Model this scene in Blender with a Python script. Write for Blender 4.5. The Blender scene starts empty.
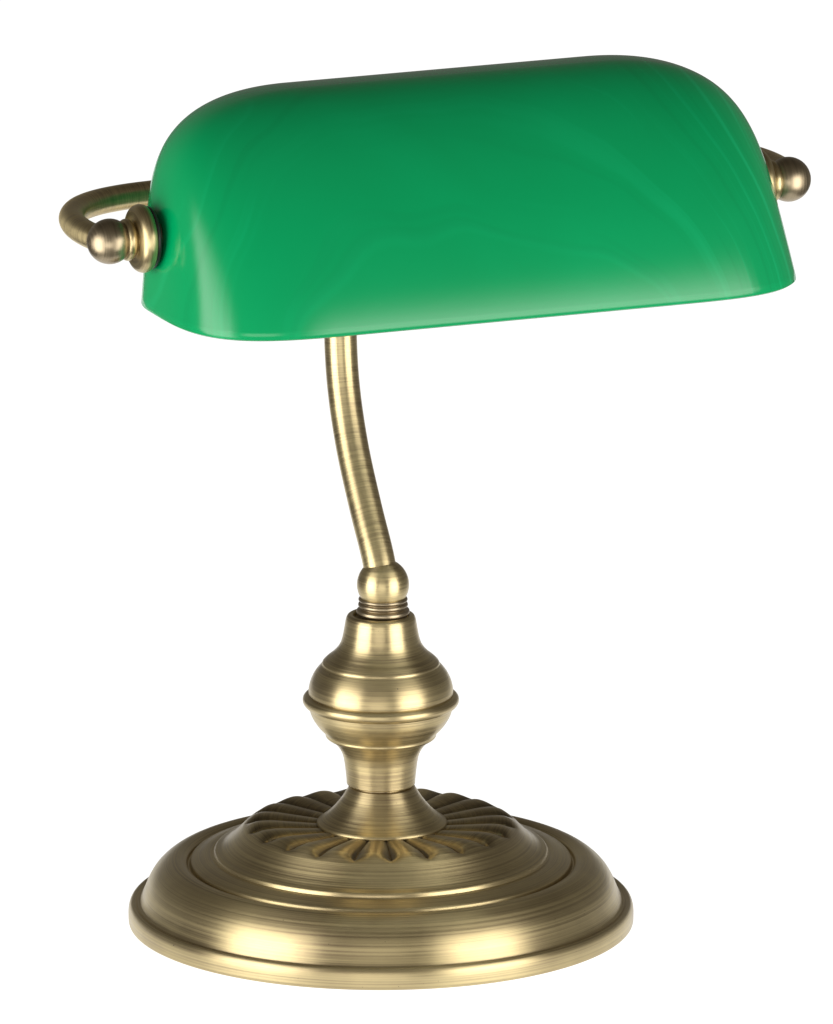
import bpy, bmesh, math, random
from mathutils import Vector, Matrix
pi = math.pi
S = 0.00036                      # one modelling unit = 0.36 mm
SC = bpy.context.scene
COL = SC.collection

# ------------------------------------------------------------------ camera
pitch = math.radians(14.44)
cam = bpy.data.cameras.new('camera'); co = bpy.data.objects.new('camera', cam); COL.objects.link(co)
co.location = (35.5*S, -15392.56*S, 4385.94*S)
co.rotation_euler = (pi/2 - pitch, 0, 0)
cam.sensor_fit = 'HORIZONTAL'; cam.sensor_width = 36.0
cam.lens = 36.0*16000/833
cam.clip_start = 0.1; cam.clip_end = 60
SC.camera = co

# ------------------------------------------------------------------ world (dim studio) and exposure
w = bpy.data.worlds.new('World'); SC.world = w; w.use_nodes = True
# the unlit studio: a dark ceiling, greyer walls
_n = w.node_tree.nodes; _l = w.node_tree.links
_tc = _n.new('ShaderNodeTexCoord'); _sx = _n.new('ShaderNodeSeparateXYZ'); _l.new(_tc.outputs['Generated'], _sx.inputs[0])
_cr = _n.new('ShaderNodeValToRGB'); _mr = _n.new('ShaderNodeMapRange'); _mr.inputs['From Min'].default_value = -1
_l.new(_sx.outputs[2], _mr.inputs['Value']); _l.new(_mr.outputs[0], _cr.inputs[0])
e = _cr.color_ramp.elements; e[0].position = .40; e[0].color = (.42, .40, .365, 1); e[1].position = .88; e[1].color = (.19, .168, .14, 1)
_e = e.new(.62); _e.color = (.46, .435, .395, 1)
_b = _n.new('ShaderNodeMapRange'); _b.interpolation_type = 'SMOOTHSTEP'      # and unlit room behind the table
_b.inputs['From Min'].default_value = -.35; _b.inputs['From Max'].default_value = .35; _b.inputs['To Min'].default_value = .68; _b.inputs['To Max'].default_value = .42
_l.new(_sx.outputs[1], _b.inputs['Value']); _l.new(_b.outputs[0], _n['Background'].inputs[1])
_l.new(_cr.outputs[0], _n['Background'].inputs[0])
SC.view_settings.view_transform = 'Standard'
SC.view_settings.look = 'None'
SC.view_settings.exposure = 0.0
SC.view_settings.gamma = 1.0

# ------------------------------------------------------------------ softboxes
def softbox(name, az, dist, height, sx, sy, power, color=(1, 1, 1), aim=0.13):
    l = bpy.data.lights.new(name, 'AREA'); l.shape = 'RECTANGLE'
    l.size = sx; l.size_y = sy; l.energy = power; l.color = color
    o = bpy.data.objects.new(name, l); COL.objects.link(o)
    # the cloth of a softbox is brightest in the middle and falls off to its rim
    l.use_nodes = True; nt = l.node_tree; em = nt.nodes['Emission']
    g = nt.nodes.new('ShaderNodeNewGeometry'); sx_ = nt.nodes.new('ShaderNodeSeparateXYZ')
    nt.links.new(g.outputs['Parametric'], sx_.inputs[0])
    fs = []
    for i in (0, 1):
        pp = nt.nodes.new('ShaderNodeMath'); pp.operation = 'PINGPONG'; pp.inputs[1].default_value = .5
        nt.links.new(sx_.outputs[i], pp.inputs[0])
        mr = nt.nodes.new('ShaderNodeMapRange'); mr.interpolation_type = 'SMOOTHERSTEP'
        mr.inputs['From Max'].default_value = .30; nt.links.new(pp.outputs[0], mr.inputs['Value']); fs.append(mr.outputs[0])
    mu = nt.nodes.new('ShaderNodeMath'); mu.operation = 'MULTIPLY'; nt.links.new(fs[0], mu.inputs[0]); nt.links.new(fs[1], mu.inputs[1])
    m2 = nt.nodes.new('ShaderNodeMath'); m2.operation = 'MULTIPLY'; m2.inputs[1].default_value = 2.2; nt.links.new(mu.outputs[0], m2.inputs[0])
    nt.links.new(m2.outputs[0], em.inputs['Strength'])
    a = math.radians(az)         # measured from the camera side, positive to the right
    o.location = (math.sin(a)*dist, -math.cos(a)*dist, height)
    d = Vector((0, 0, aim)) - o.location
    o.rotation_euler = d.to_track_quat('-Z', 'Y').to_euler()
    return o
softbox('softbox_key', -55, 0.88, 0.14, 1.0, 1.35, 10.2, (1.0, 0.985, 0.95))
softbox('softbox_fill', 50, 1.00, 0.15, 1.05, 1.40, 10.4, (1.0, 0.975, 0.93))
softbox('added_front_fill', -5, 1.9, 0.05, 1.7, 1.2, 8, (1.0, 0.975, 0.93))  # extra light added in front to even out the highlights on the brass

# ------------------------------------------------------------------ helpers
def catmull(pts, n=6):
    out = []
    P = [Vector(p) for p in pts]
    P = [P[0]*2-P[1]] + P + [P[-1]*2-P[-2]]
    for i in range(1, len(P)-2):
        p0, p1, p2, p3 = P[i-1], P[i], P[i+1], P[i+2]
        t0 = 0; t1 = t0+max((p1-p0).length, 1e-6)**.5
        t2 = t1+max((p2-p1).length, 1e-6)**.5; t3 = t2+max((p3-p2).length, 1e-6)**.5
        for k in range(n):
            t = t1+(t2-t1)*k/n
            A1 = p0*((t1-t)/(t1-t0))+p1*((t-t0)/(t1-t0))
            A2 = p1*((t2-t)/(t2-t1))+p2*((t-t1)/(t2-t1))
            A3 = p2*((t3-t)/(t3-t2))+p3*((t-t2)/(t3-t2))
            B1 = A1*((t2-t)/(t2-t0))+A2*((t-t0)/(t2-t0))
            B2 = A2*((t3-t)/(t3-t1))+A3*((t-t1)/(t3-t1))
            out.append(B1*((t2-t)/(t2-t1))+B2*((t-t1)/(t2-t1)))
    out.append(P[-2])
    return out

def link(name, bm, mats, parent=None, flip=False):
    me = bpy.data.meshes.new(name)
    bm.normal_update()
    if flip: bmesh.ops.reverse_faces(bm, faces=bm.faces[:])
    bm.to_mesh(me); bm.free()
    for p in me.polygons: p.use_smooth = True
    for m in (mats if isinstance(mats, (list, tuple)) else [mats]): me.materials.append(m)
    o = bpy.data.objects.new(name, me); COL.objects.link(o)
    if parent: o.parent = parent
    return o

def rings_to_mesh(bm, rings, vcoord, closed=True, capA=False, capB=False):
    """rings: list of lists of Vector (around).  UV: x around 0..1, y = length in metres."""
    uvl = bm.loops.layers.uv.new('UVMap')
    V = [[bm.verts.new(p) for p in r] for r in rings]
    n = len(rings[0])
    for j in range(len(V)-1):
        for i in range(n):
            k = (i+1) % n
            f = bm.faces.new((V[j][i], V[j][k], V[j+1][k], V[j+1][i]))
            uv = [(i/n, vcoord[j]), ((i+1)/n, vcoord[j]), ((i+1)/n, vcoord[j+1]), (i/n, vcoord[j+1])]
            for lp, c in zip(f.loops, uv): lp[uvl].uv = c
    if capA: bm.faces.new(V[0][::-1])
    if capB: bm.faces.new(V[-1])

def lathe(name, prof, mat, parent, seg=128, sm=5, zmod=None, axis='Z', off=None):
    """prof: (r,z) in modelling units, from the bottom outwards and up (outside face)."""
    pts = catmull([(r, z, 0) for r, z in prof], sm) if sm > 1 else [Vector((r, z, 0)) for r, z in prof]
    bm = bmesh.new(); rings = []; vc = []; L = 0; last = None
    for p in pts:
        if last is not None: L += (p-last).length
        last = p; vc.append(L*S)
        r = []
        for i in range(seg):
            a = 2*pi*i/seg
            rr = max(p[0], 0.02); zz = p[1]
            if zmod: zz += zmod(p[0], p[1], a)
            r.append(Vector((rr*math.cos(a), rr*math.sin(a), zz))*S)
        rings.append(r)
    rings_to_mesh(bm, rings, vc, capA=True, capB=True)
    bmesh.ops.recalc_face_normals(bm, faces=bm.faces[:])
    if axis == 'X': bmesh.ops.transform(bm, matrix=Matrix.Rotation(pi/2, 4, 'Y'), verts=bm.verts[:])
    return link(name, bm, mat, parent)

def tube(name, path, radius, mat, parent, seg=48, sm=8):
    pts = catmull(path, sm)
    bm = bmesh.new(); rings = []; vc = []; L = 0
    t = (pts[1]-pts[0]).normalized()
    up = Vector((0, 0, 1)) if abs(t.z) < .9 else Vector((1, 0, 0))
    nrm = (up - t*up.dot(t)).normalized()
    for j, p in enumerate(pts):
        tn = (pts[min(j+1, len(pts)-1)]-pts[max(j-1, 0)]).normalized()
        nrm = (nrm - tn*nrm.dot(tn)).normalized(); bi = tn.cross(nrm)
        if j: L += (p-pts[j-1]).length
        vc.append(L*S)
        rings.append([(p+(nrm*math.cos(2*pi*i/seg)+bi*math.sin(2*pi*i/seg))*radius)*S for i in range(seg)])
    rings_to_mesh(bm, rings, vc, capA=True, capB=True)
    bmesh.ops.recalc_face_normals(bm, faces=bm.faces[:])
    return link(name, bm, mat, parent)

# ------------------------------------------------------------------ materials
def nodes(m):
    m.use_nodes = True; nt = m.node_tree; nt.nodes.clear()
    def N(t, **kw):
        n = nt.nodes.new(t)
        for k, v in kw.items(): setattr(n, k, v)
        return n
    return nt, N, nt.links.new

def brass(name, light=(0.58, 0.48, 0.26), dark=(0.29, 0.222, 0.135), rough=0.35, brush=1.2, aniso=0.75, warm=0.5):
    m = bpy.data.materials.new(name); nt, N, Lk = nodes(m)
    out = N('ShaderNodeOutputMaterial'); P = N('ShaderNodeBsdfPrincipled'); Lk(P.outputs[0], out.inputs[0])
    P.inputs['Metallic'].default_value = 1
    uv = N('ShaderNodeUVMap'); uv.uv_map = 'UVMap'
    sep = N('ShaderNodeSeparateXYZ'); Lk(uv.outputs[0], sep.inputs[0])
    def M(op, a, b=None):
        n = N('ShaderNodeMath', operation=op)
        for i, x in enumerate((a, b)):
            if x is None: continue
            if isinstance(x, (int, float)): n.inputs[i].default_value = x
            else: Lk(x, n.inputs[i])
        return n.outputs[0]
    ang = M('MULTIPLY', sep.outputs[0], 2*pi)
    c, s = M('COSINE', ang), M('SINE', ang)
    def vec(k, v):
        cb = N('ShaderNodeCombineXYZ')
        Lk(M('MULTIPLY', c, k), cb.inputs[0]); Lk(M('MULTIPLY', s, k), cb.inputs[1]); Lk(M('MULTIPLY', sep.outputs[1], v), cb.inputs[2])
        return cb.outputs[0]
    def noise(v, det=2.0, rgh=.5):
        n = N('ShaderNodeTexNoise'); n.inputs['Scale'].default_value = 1; n.inputs['Detail'].default_value = det
        n.inputs['Roughness'].default_value = rgh; Lk(v, n.inputs['Vector']); return n.outputs['Fac']
    fine = noise(vec(.8, 6500), 3, .65)        # hair-line brushing running round the turned metal
    mid = noise(vec(.45, 1900), 3, .55)
    obj = N('ShaderNodeTexCoord')
    bl = N('ShaderNodeTexNoise'); bl.inputs['Scale'].default_value = 28; bl.inputs['Detail'].default_value = 4; Lk(obj.outputs['Object'], bl.inputs['Vector'])
    sum1 = M('ADD', M('MULTIPLY', fine, .45*brush), M('MULTIPLY', mid, .55))
    sum2 = M('ADD', M('MULTIPLY', sum1, .65), M('MULTIPLY', bl.outputs['Fac'], .35))
    ramp = N('ShaderNodeMapRange'); ramp.inputs['From Min'].default_value = .37; ramp.inputs['From Max'].default_value = .60
    Lk(sum2, ramp.inputs['Value'])
    mix = N('ShaderNodeMix', data_type='RGBA'); Lk(ramp.outputs[0], mix.inputs['Factor'])
    mix.inputs['A'].default_value = (*dark, 1); mix.inputs['B'].default_value = (*light, 1)
    # specks: small dark pits of the antique finish
    sp = N('ShaderNodeTexNoise'); sp.inputs['Scale'].default_value = 900; sp.inputs['Detail'].default_value = 1; Lk(obj.outputs['Object'], sp.inputs['Vector'])
    spr = N('ShaderNodeMapRange'); spr.inputs['From Min'].default_value = .79; spr.inputs['From Max'].default_value = .84; Lk(sp.outputs['Fac'], spr.inputs['Value'])
    mix2 = N('ShaderNodeMix', data_type='RGBA'); Lk(spr.outputs[0], mix2.inputs['Factor']); Lk(mix.outputs['Result'], mix2.inputs['A'])
    mix2.inputs['B'].default_value = (.10, .085, .06, 1)
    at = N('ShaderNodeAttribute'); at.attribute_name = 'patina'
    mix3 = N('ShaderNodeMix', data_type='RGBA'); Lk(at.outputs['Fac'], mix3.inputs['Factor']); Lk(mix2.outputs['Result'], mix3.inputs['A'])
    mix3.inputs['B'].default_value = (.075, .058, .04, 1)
    Lk(mix3.outputs['Result'], P.inputs['Base Color'])
    rr = N('ShaderNodeMapRange'); Lk(mid, rr.inputs['Value'])
    rr.inputs['From Min'].default_value = .3; rr.inputs['From Max'].default_value = .7
    rr.inputs['To Min'].default_value = rough-.05; rr.inputs['To Max'].default_value = rough+.08
    Lk(rr.outputs[0], P.inputs['Roughness'])
    if aniso:
        P.inputs['Anisotropic'].default_value = aniso; P.inputs['Anisotropic Rotation'].default_value = .25
        tg = N('ShaderNodeTangent'); tg.direction_type = 'UV_MAP'; tg.uv_map = 'UVMap'; Lk(tg.outputs[0], P.inputs['Tangent'])
    bp = N('ShaderNodeBump'); bp.inputs['Strength'].default_value = .25*brush; bp.inputs['Distance'].default_value = .00004
    Lk(sum1, bp.inputs['Height']); Lk(bp.outputs[0], P.inputs['Normal'])
    return m

M_BRASS = brass('antique_brass')
M_BRASS_DULL = brass('antique_brass_dull', light=(.44, .36, .24), dark=(.28, .23, .155), rough=.34, brush=.5, aniso=.3)
M_RUBBER = bpy.data.materials.new('black_gasket'); M_RUBBER.use_nodes = True
_p = M_RUBBER.node_tree.nodes['Principled BSDF']; _p.inputs['Base Color'].default_value = (.012, .012, .012, 1); _p.inputs['Roughness'].default_value = .35

def green_glass():
    m = bpy.data.materials.new('green_cased_glass'); nt, N, Lk = nodes(m)
    out = N('ShaderNodeOutputMaterial'); P = N('ShaderNodeBsdfPrincipled'); T = N('ShaderNodeBsdfTranslucent')
    mx = N('ShaderNodeMixShader'); mx.inputs[0].default_value = .05
    Lk(P.outputs[0], mx.inputs[1]); Lk(T.outputs[0], mx.inputs[2]); Lk(mx.outputs[0], out.inputs[0])
    tc = N('ShaderNodeTexCoord')
    def M(op, a, b=None, c=None):
        n = N('ShaderNodeMath', operation=op)
        for i, x in enumerate((a, b, c)):
            if x is None: continue
            if isinstance(x, (int, float)): n.inputs[i].default_value = x
            else: Lk(x, n.inputs[i])
        return n.outputs[0]
    sx = N('ShaderNodeSeparateXYZ'); Lk(tc.outputs['Object'], sx.inputs[0])
    wob = N('ShaderNodeTexNoise'); wob.inputs['Scale'].default_value = 11; wob.inputs['Detail'].default_value = 2; Lk(tc.outputs['Object'], wob.inputs['Vector'])
    # faint paler and darker lines in nested arches over the dome
    gx = M('POWER', M('MULTIPLY', M('ABSOLUTE', M('SUBTRACT', sx.outputs[0], -.012)), 1/.122), 3.0)
    gz = M('POWER', M('MULTIPLY', M('ADD', sx.outputs[2], .05), 1/.13), 2.0)
    g = M('ADD', M('ADD', gx, gz), M('MULTIPLY', wob.outputs['Fac'], .35))
    def arch_lines(freq, seed, lo, hi):
        cb = N('ShaderNodeCombineXYZ'); Lk(M('MULTIPLY', g, freq), cb.inputs[0]); cb.inputs[1].default_value = seed
        Lk(M('MULTIPLY', wob.outputs['Fac'], 1.2), cb.inputs[2])
        n = N('ShaderNodeTexNoise'); n.inputs['Scale'].default_value = 1; n.inputs['Detail'].default_value = 1.5; Lk(cb.outputs[0], n.inputs['Vector'])
        r = N('ShaderNodeMapRange'); r.interpolation_type = 'SMOOTHSTEP'; r.inputs['From Min'].default_value = lo; r.inputs['From Max'].default_value = hi
        Lk(n.outputs['Fac'], r.inputs['Value']); return r.outputs[0], n.outputs['Fac']
    pale, pn = arch_lines(22, 3.7, .54, .72)
    dark, dn = arch_lines(15, 11.3, .60, .70)
    cl = N('ShaderNodeTexNoise'); cl.inputs['Scale'].default_value = 7; cl.inputs['Detail'].default_value = 3; cl.inputs['Distortion'].default_value = .8; Lk(tc.outputs['Object'], cl.inputs['Vector'])
    m1 = N('ShaderNodeMix', data_type='RGBA'); Lk(cl.outputs['Fac'], m1.inputs['Factor'])
    m1.inputs['A'].default_value = (0.0, .23, .068, 1); m1.inputs['B'].default_value = (0.0, .33, .112, 1)
    ends = M('MINIMUM', M('ADD', M('MULTIPLY', gx, .9), .18), 1.0)
    m2 = N('ShaderNodeMix', data_type='RGBA'); Lk(M('MULTIPLY', M('MULTIPLY', pale, ends), .30), m2.inputs['Factor']); Lk(m1.outputs['Result'], m2.inputs['A']); m2.inputs['B'].default_value = (.01, .50, .21, 1)
    m3 = N('ShaderNodeMix', data_type='RGBA'); Lk(M('MULTIPLY', dark, .13), m3.inputs['Factor']); Lk(m2.outputs['Result'], m3.inputs['A']); m3.inputs['B'].default_value = (0, .16, .05, 1)
    Lk(m3.outputs['Result'], P.inputs['Base Color']); Lk(m3.outputs['Result'], T.inputs['Color'])
    P.inputs['Roughness'].default_value = .16; P.inputs['IOR'].default_value = 1.46
    bp = N('ShaderNodeBump'); bp.inputs['Strength'].default_value = .3; bp.inputs['Distance'].default_value = .0006
    Lk(M('ADD', M('MULTIPLY', M('MULTIPLY', pn, ends), .5), cl.outputs['Fac']), bp.inputs['Height']); Lk(bp.outputs[0], P.inputs['Normal'])
    return m
def white_lining():
    m = bpy.data.materials.new('white_inner_glass'); nt, N, Lk = nodes(m)
    out = N('ShaderNodeOutputMaterial'); P = N('ShaderNodeBsdfPrincipled'); T = N('ShaderNodeBsdfTranslucent')
    mx = N('ShaderNodeMixShader'); mx.inputs[0].default_value = .1
    Lk(P.outputs[0], mx.inputs[1]); Lk(T.outputs[0], mx.inputs[2]); Lk(mx.outputs[0], out.inputs[0])
    P.inputs['Base Color'].default_value = (.86, .87, .85, 1); P.inputs['Roughness'].default_value = .15
    T.inputs['Color'].default_value = (.85, .9, .85, 1)
    return m
M_GREEN = green_glass(); M_WHITE = white_lining()

# ------------------------------------------------------------------ the surface: a white tabletop with added glow, so it stays white without shadows
def tabletop():
    m = bpy.data.materials.new('white_table_added_glow'); nt, N, Lk = nodes(m)
    out = N('ShaderNodeOutputMaterial'); P = N('ShaderNodeBsdfPrincipled'); Lk(P.outputs[0], out.inputs[0])
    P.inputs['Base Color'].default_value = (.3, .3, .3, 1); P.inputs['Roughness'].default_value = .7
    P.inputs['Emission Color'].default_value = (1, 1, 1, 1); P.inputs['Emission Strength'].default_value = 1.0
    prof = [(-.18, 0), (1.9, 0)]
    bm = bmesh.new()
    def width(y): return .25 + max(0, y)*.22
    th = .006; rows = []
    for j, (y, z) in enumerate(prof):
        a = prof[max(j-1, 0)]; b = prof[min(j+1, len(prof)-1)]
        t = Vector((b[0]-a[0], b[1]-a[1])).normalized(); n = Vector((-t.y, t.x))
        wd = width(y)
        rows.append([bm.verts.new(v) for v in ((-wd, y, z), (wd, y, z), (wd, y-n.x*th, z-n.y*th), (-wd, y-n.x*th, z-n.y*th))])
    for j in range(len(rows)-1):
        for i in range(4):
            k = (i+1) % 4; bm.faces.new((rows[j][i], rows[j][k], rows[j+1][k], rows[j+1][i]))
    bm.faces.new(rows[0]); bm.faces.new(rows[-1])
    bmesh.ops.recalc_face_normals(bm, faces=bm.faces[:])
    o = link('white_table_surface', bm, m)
    for p in o.data.polygons: p.use_smooth = False
    o['kind'] = 'structure'
    return o
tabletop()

# ------------------------------------------------------------------ the lamp
lamp = bpy.data.objects.new('desk_lamp', None); COL.objects.link(lamp)
lamp['label'] = 'banker style desk lamp with green glass shade on an antique brass stem and round base'
lamp['category'] = 'desk lamp'
lamp.location = (0, 0, 0.0002)

NL = 22; PH = math.radians(-90+4.7)
def flute(r, z, a):
    if r < 60 or r > 137.5 or z < 60: return 0
    amp = 3.5 + 5.5*min(1, max(0, (r-66)/50))
    fade = 1.0 if r < 125 else max(0, 1-(r-125)/12.0)
    fade = fade*fade*(3-2*fade)
    t = ((a-PH)*NL/(2*pi)) % 1.0
    lobe = abs(math.sin(pi*t))**.45
    return amp*fade*(lobe-.93)
base_prof = [(2, 0), (120, 0), (240, 0), (250.5, 0), (252, 1.2), (252.5, 8), (252.4, 13), (251.3, 18), (249.4, 20.8), (247.2, 21.6), (245, 21.0), (243.2, 20.2), (241.8, 20.6),
             (240.2, 23.4), (237, 30.5), (233, 40), (227, 50), (219, 58), (211, 63), (204, 65), (198, 64.3), (194, 62), (193, 59), (191.8, 58.6), (191, 59.5), (190.6, 62), (189.8, 64.2), (188, 65.6), (184, 67), (177, 69.2), (171, 70.3), (168.2, 70), (167.2, 70.6), (166.7, 72.8), (165.6, 74.6), (163, 75.6), (159, 77), (154, 80.5), (149, 85), (143, 91),
             (137, 97), (133, 100), (130, 101.8), (127, 103), (124, 104), (120, 104.6), (110, 105), (90, 103.5), (72, 102), (60, 101), (30, 101), (2, 101)]
base = lathe('base', base_prof, M_BRASS, lamp, seg=704, sm=4, zmod=flute)
# dark wax of the antique finish lies in the flutes
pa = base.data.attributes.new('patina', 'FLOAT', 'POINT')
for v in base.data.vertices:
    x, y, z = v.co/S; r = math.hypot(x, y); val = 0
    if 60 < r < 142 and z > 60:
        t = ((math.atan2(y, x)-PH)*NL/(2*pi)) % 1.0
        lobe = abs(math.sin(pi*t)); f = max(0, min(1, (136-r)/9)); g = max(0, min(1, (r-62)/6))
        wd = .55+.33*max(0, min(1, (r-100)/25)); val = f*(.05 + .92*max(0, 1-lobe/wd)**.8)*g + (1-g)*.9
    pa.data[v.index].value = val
lathe('pedestal_cone', [(3, 99), (62, 99), (65, 101), (64.6, 103.4), (60, 106.8), (53, 112.5), (46, 120), (39.8, 128), (35.3, 135.5), (33.4, 138.6), (32.6, 139.8), (31.0, 140.4), (26, 140.4), (3, 140.4)], M_BRASS, lamp).location.x = 1.0*S
lathe('column_cup', [(3, 138.5), (29, 138.5), (29.4, 139), (29.4, 141.8), (30, 142.2), (33.2, 142.3), (34.1, 143), (34.3, 145.5), (35, 153), (36.6, 166), (38.2, 173), (41, 179), (45.5, 185), (50.5, 189), (53.8, 190.8), (55.2, 192.3), (55.4, 194.5), (57, 196.8),
                    (61.5, 201.5), (66, 207.5), (69.5, 214), (71.3, 220), (71.6, 225), (60, 226), (3, 226)], M_BRASS, lamp)
lathe('collar_ring', [(60, 222.6), (72, 222.6), (75.8, 224.4), (77.8, 227.6), (77.6, 231.2), (75, 234), (72.2, 235), (60, 235.5)], M_BRASS, lamp)
lathe('bell_cap', [(3, 233.5), (71, 234), (72, 236.5), (72, 240), (70.4, 247.5), (66.8, 255.5), (62, 262), (59.3, 265), (58.6, 266), (58.2, 267.6), (54.5, 271.5), (49, 276), (43.8, 281.5), (40.2, 287.5), (38.2, 294), (36.8, 301), (35.6, 308), (34.6, 313),
                  (33.0, 316), (30.5, 317.2), (28.2, 317), (27.4, 315.5), (27.2, 311), (3, 311)], M_BRASS, lamp)
nk = lathe('swivel_joint', [(3, 309), (21, 309), (21.5, 314.5), (25.4, 317), (26.6, 319.4), (26.0, 322), (23.6, 323.2), (22.4, 323.8), (23.4, 324.8), (24.9, 326.6), (24.2, 328.7), (22.2, 329.4), (23.2, 330.3), (24.6, 332.2), (23.6, 334.2), (21.0, 334.8),
                       (3, 335)], M_BRASS_DULL, lamp, sm=4)
nk.location.x = 2.2*S
ball = []
for k in range(25):
    a = -pi/2 + pi*k/24; ball.append((26*math.cos(a), 347.5+26*math.sin(a)))
jb = lathe('joint_ball', ball, M_BRASS, lamp, sm=1)
jb.location.x = 2.2*S

# the upper half of the lamp is turned 21.6 degrees on the ball
head = math.radians(21.6)
AX = Vector((math.cos(head), math.sin(head), 0)); BK = Vector((-math.sin(head), math.cos(head), 0))
ZP = 772; P0 = BK*-172
def hp(u, v, z): return P0 + AX*u + BK*v + Vector((0, 0, z))
def sp_(v, z): return BK*v + Vector((0, 0, z))
stem = tube('stem', [sp_(-6, 345), sp_(6, 371), sp_(42, 418), sp_(77, 470), sp_(100, 523), sp_(109, 573), sp_(108, 625), sp_(97, 680), sp_(65, 725), sp_(30, 752), sp_(-2, 770)], 16.4, M_BRASS, lamp, sm=10)
hb = [(359, -18), (364.5, 5), (366.5, 33), (364, 61), (355, 92), (337, 120), (311, 140), (278, 152), (240, 157), (180, 160), (90, 161), (0, 161)]
arm = tube('shade_bracket', [hp(u, v, ZP) for u, v in hb] + [hp(-u, v, ZP) for u, v in hb[::-1][1:]], 12.8, M_BRASS, lamp, sm=8)
# pivots: gasket, washer, neck and ball finial on each end of the shade
bs = []
for k in range(25):
    a = -pi/2+pi*k/24; bs.append((22.3*math.cos(a), 357+22.3*math.sin(a)))
def pivot(sign):
    M = Matrix.Translation(hp(0, -18, ZP)*S) @ Matrix.Rotation(head, 4, 'Z') @ (Matrix.Rotation(pi, 4, 'Z') if sign < 0 else Matrix.Identity(4))
    k = lathe('pivot_knob', bs, M_BRASS_DULL, lamp, seg=64, sm=1, axis='X')
    k.matrix_local = M
    a = lathe('washer', [(3, 317.5), (27, 317.5), (31.5, 318.5), (33.2, 321.5), (33.5, 325), (32.1, 329), (29, 331.8), (24, 332.5), (19, 332.2), (3, 332)], M_BRASS, k, seg=96, sm=4, axis='X')
    b = lathe('neck_ring', [(3, 331), (16, 331.5), (16.5, 333), (19.5, 336), (20.6, 338.8), (19.8, 342), (17, 343.6), (14, 344), (13.5, 347), (3, 348)], M_BRASS, k, seg=64, sm=4, axis='X')
    c = lathe('gasket', [(3, 313.5), (28.5, 313.5), (30.5, 314.5), (31, 316), (30.5, 317.4), (28, 318), (3, 318)], M_RUBBER, k, seg=64, sm=2, axis='X')
    d = lathe('bushing', [(3, 300), (15, 300), (15.5, 301), (15.5, 313), (15, 314), (3, 314)], M_BRASS_DULL, k, seg=64, sm=2, axis='X')
pivot(-1); pivot(1)

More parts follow.
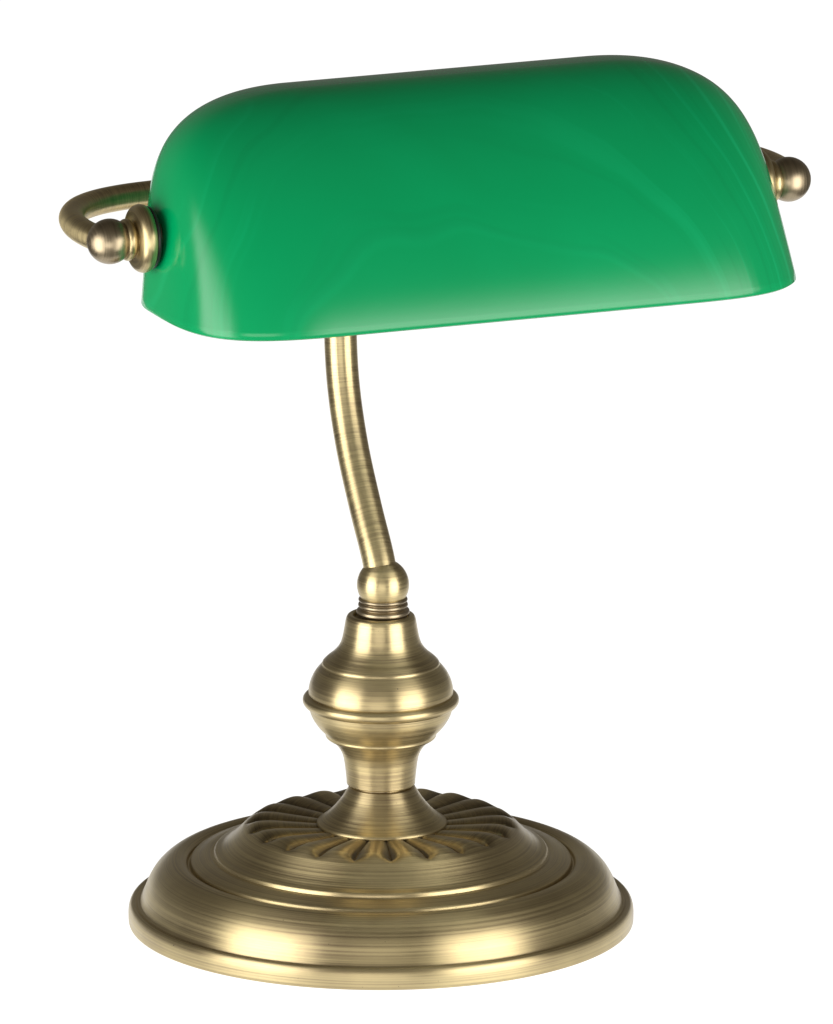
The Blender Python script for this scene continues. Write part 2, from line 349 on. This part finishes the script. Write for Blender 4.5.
# glass shade: a long dome, straight in the middle with rounded ends, deeper towards the front
def shade():
    zb, H, wp, Ff, Fb, af, ab, L0, re, ae, nb, nt_, u0, fe, ff, nbb, tl = 72.5, 204.6, -17.0, 153.2, 125.6, 1.49, 4.73, 311.4, 155.0, 4.8, 3.49, 2.15, 7.5, 13.8, 11.7, 2.01, 18.0
    NV = 60; NC = 22; NS = 26
    def ring(x, ins=0):
        cf = max(0, 1-x**af)**(1/1.85); cb = max(0, 1-x**ab)**(1/2.12); ce = max(0, 1-x**ae)**(1/2.22)
        Lc = L0-re; e = re*ce+fe*(1-x)**2; W = wp+tl*x
        F = Ff*cf+ff*(1-x)**2*(1 if x < 1 else 0); B = Fb*cb
        nf = nb+(nt_-nb)*x; n2 = nbb+(nt_-nbb)*x
        pts = []
        def quad(su, sw, Fm, n, rev):
            q = []
            for k in range(NC+1):
                t = pi/2*k/NC
                c = math.cos(t) if k < NC else 0.0; s_ = math.sin(t)
                c = c**(2/n); s_ = s_**(2/n)
                q.append((u0+su*(Lc+e*c), W+sw*Fm*s_))
            return q[::-1] if rev else q
        a = quad(1, -1, F, nf, True); b = quad(1, 1, B, n2, False)
        c = quad(-1, 1, B, n2, True); d = quad(-1, -1, F, nf, False)
        pts = a + b[1:]
        pts += [(b[-1][0]+(c[0][0]-b[-1][0])*k/NS, b[-1][1]) for k in range(1, NS)]
        pts += c + d[1:]
        pts += [(d[-1][0]+(a[0][0]-d[-1][0])*k/NS, d[-1][1]) for k in range(1, NS)]
        return pts
    bm = bmesh.new()
    V = []
    for j in range(NV+1):
        x = 1-(1-j/NV)**2.2
        V.append([bm.verts.new(Vector((u, v, -zb+H*x))*S) for u, v in ring(x)])
    n = len(V[0])
    for j in range(NV):
        for i in range(n):
            k = (i+1) % n
            bm.faces.new((V[j][i], V[j][k], V[j+1][k], V[j+1][i]))
    bmesh.ops.remove_doubles(bm, verts=bm.verts[:], dist=2e-6)
    bmesh.ops.recalc_face_normals(bm, faces=bm.faces[:])
    up = [f for f in bm.faces if f.calc_center_median().z > 125*S]
    if up and sum(f.normal.z for f in up) < 0: bmesh.ops.reverse_faces(bm, faces=bm.faces[:])
    bm.normal_update()
    outer = bm.faces[:]
    th = 7*S
    vs = bm.verts[:]; inner = {}
    for v in vs: inner[v] = bm.verts.new(v.co - v.normal*th*(0.97))
    for v in vs:
        if abs(v.co.z+zb*S) < 1e-7:
            iv = inner[v]; iv.co.z = v.co.z
    newf = []
    for f in outer:
        nf = bm.faces.new([inner[v] for v in reversed(f.verts)]); nf.material_index = 1; newf.append(nf)
    for e in [e for e in bm.edges if len(e.link_faces) == 1 and e.verts[0] in inner]:
        a, b = e.verts
        # lip of the glass, slightly rounded
        ma = bm.verts.new((a.co+inner[a].co)/2-Vector((0, 0, 2.2*S))); mb = bm.verts.new((b.co+inner[b].co)/2-Vector((0, 0, 2.2*S)))
        f1 = bm.faces.new((a, b, mb, ma)); f2 = bm.faces.new((ma, mb, inner[b], inner[a])); f1.material_index = 0; f2.material_index = 0
    bmesh.ops.remove_doubles(bm, verts=bm.verts[:], dist=1e-7)
    bmesh.ops.recalc_face_normals(bm, faces=bm.faces[:])
    o = link('shade', bm, [M_GREEN, M_WHITE], lamp)
    o.location = hp(0, 0, ZP)*S; o.rotation_euler = (0, 0, head)
    return o
shade()
SC.cycles.max_bounces = 10
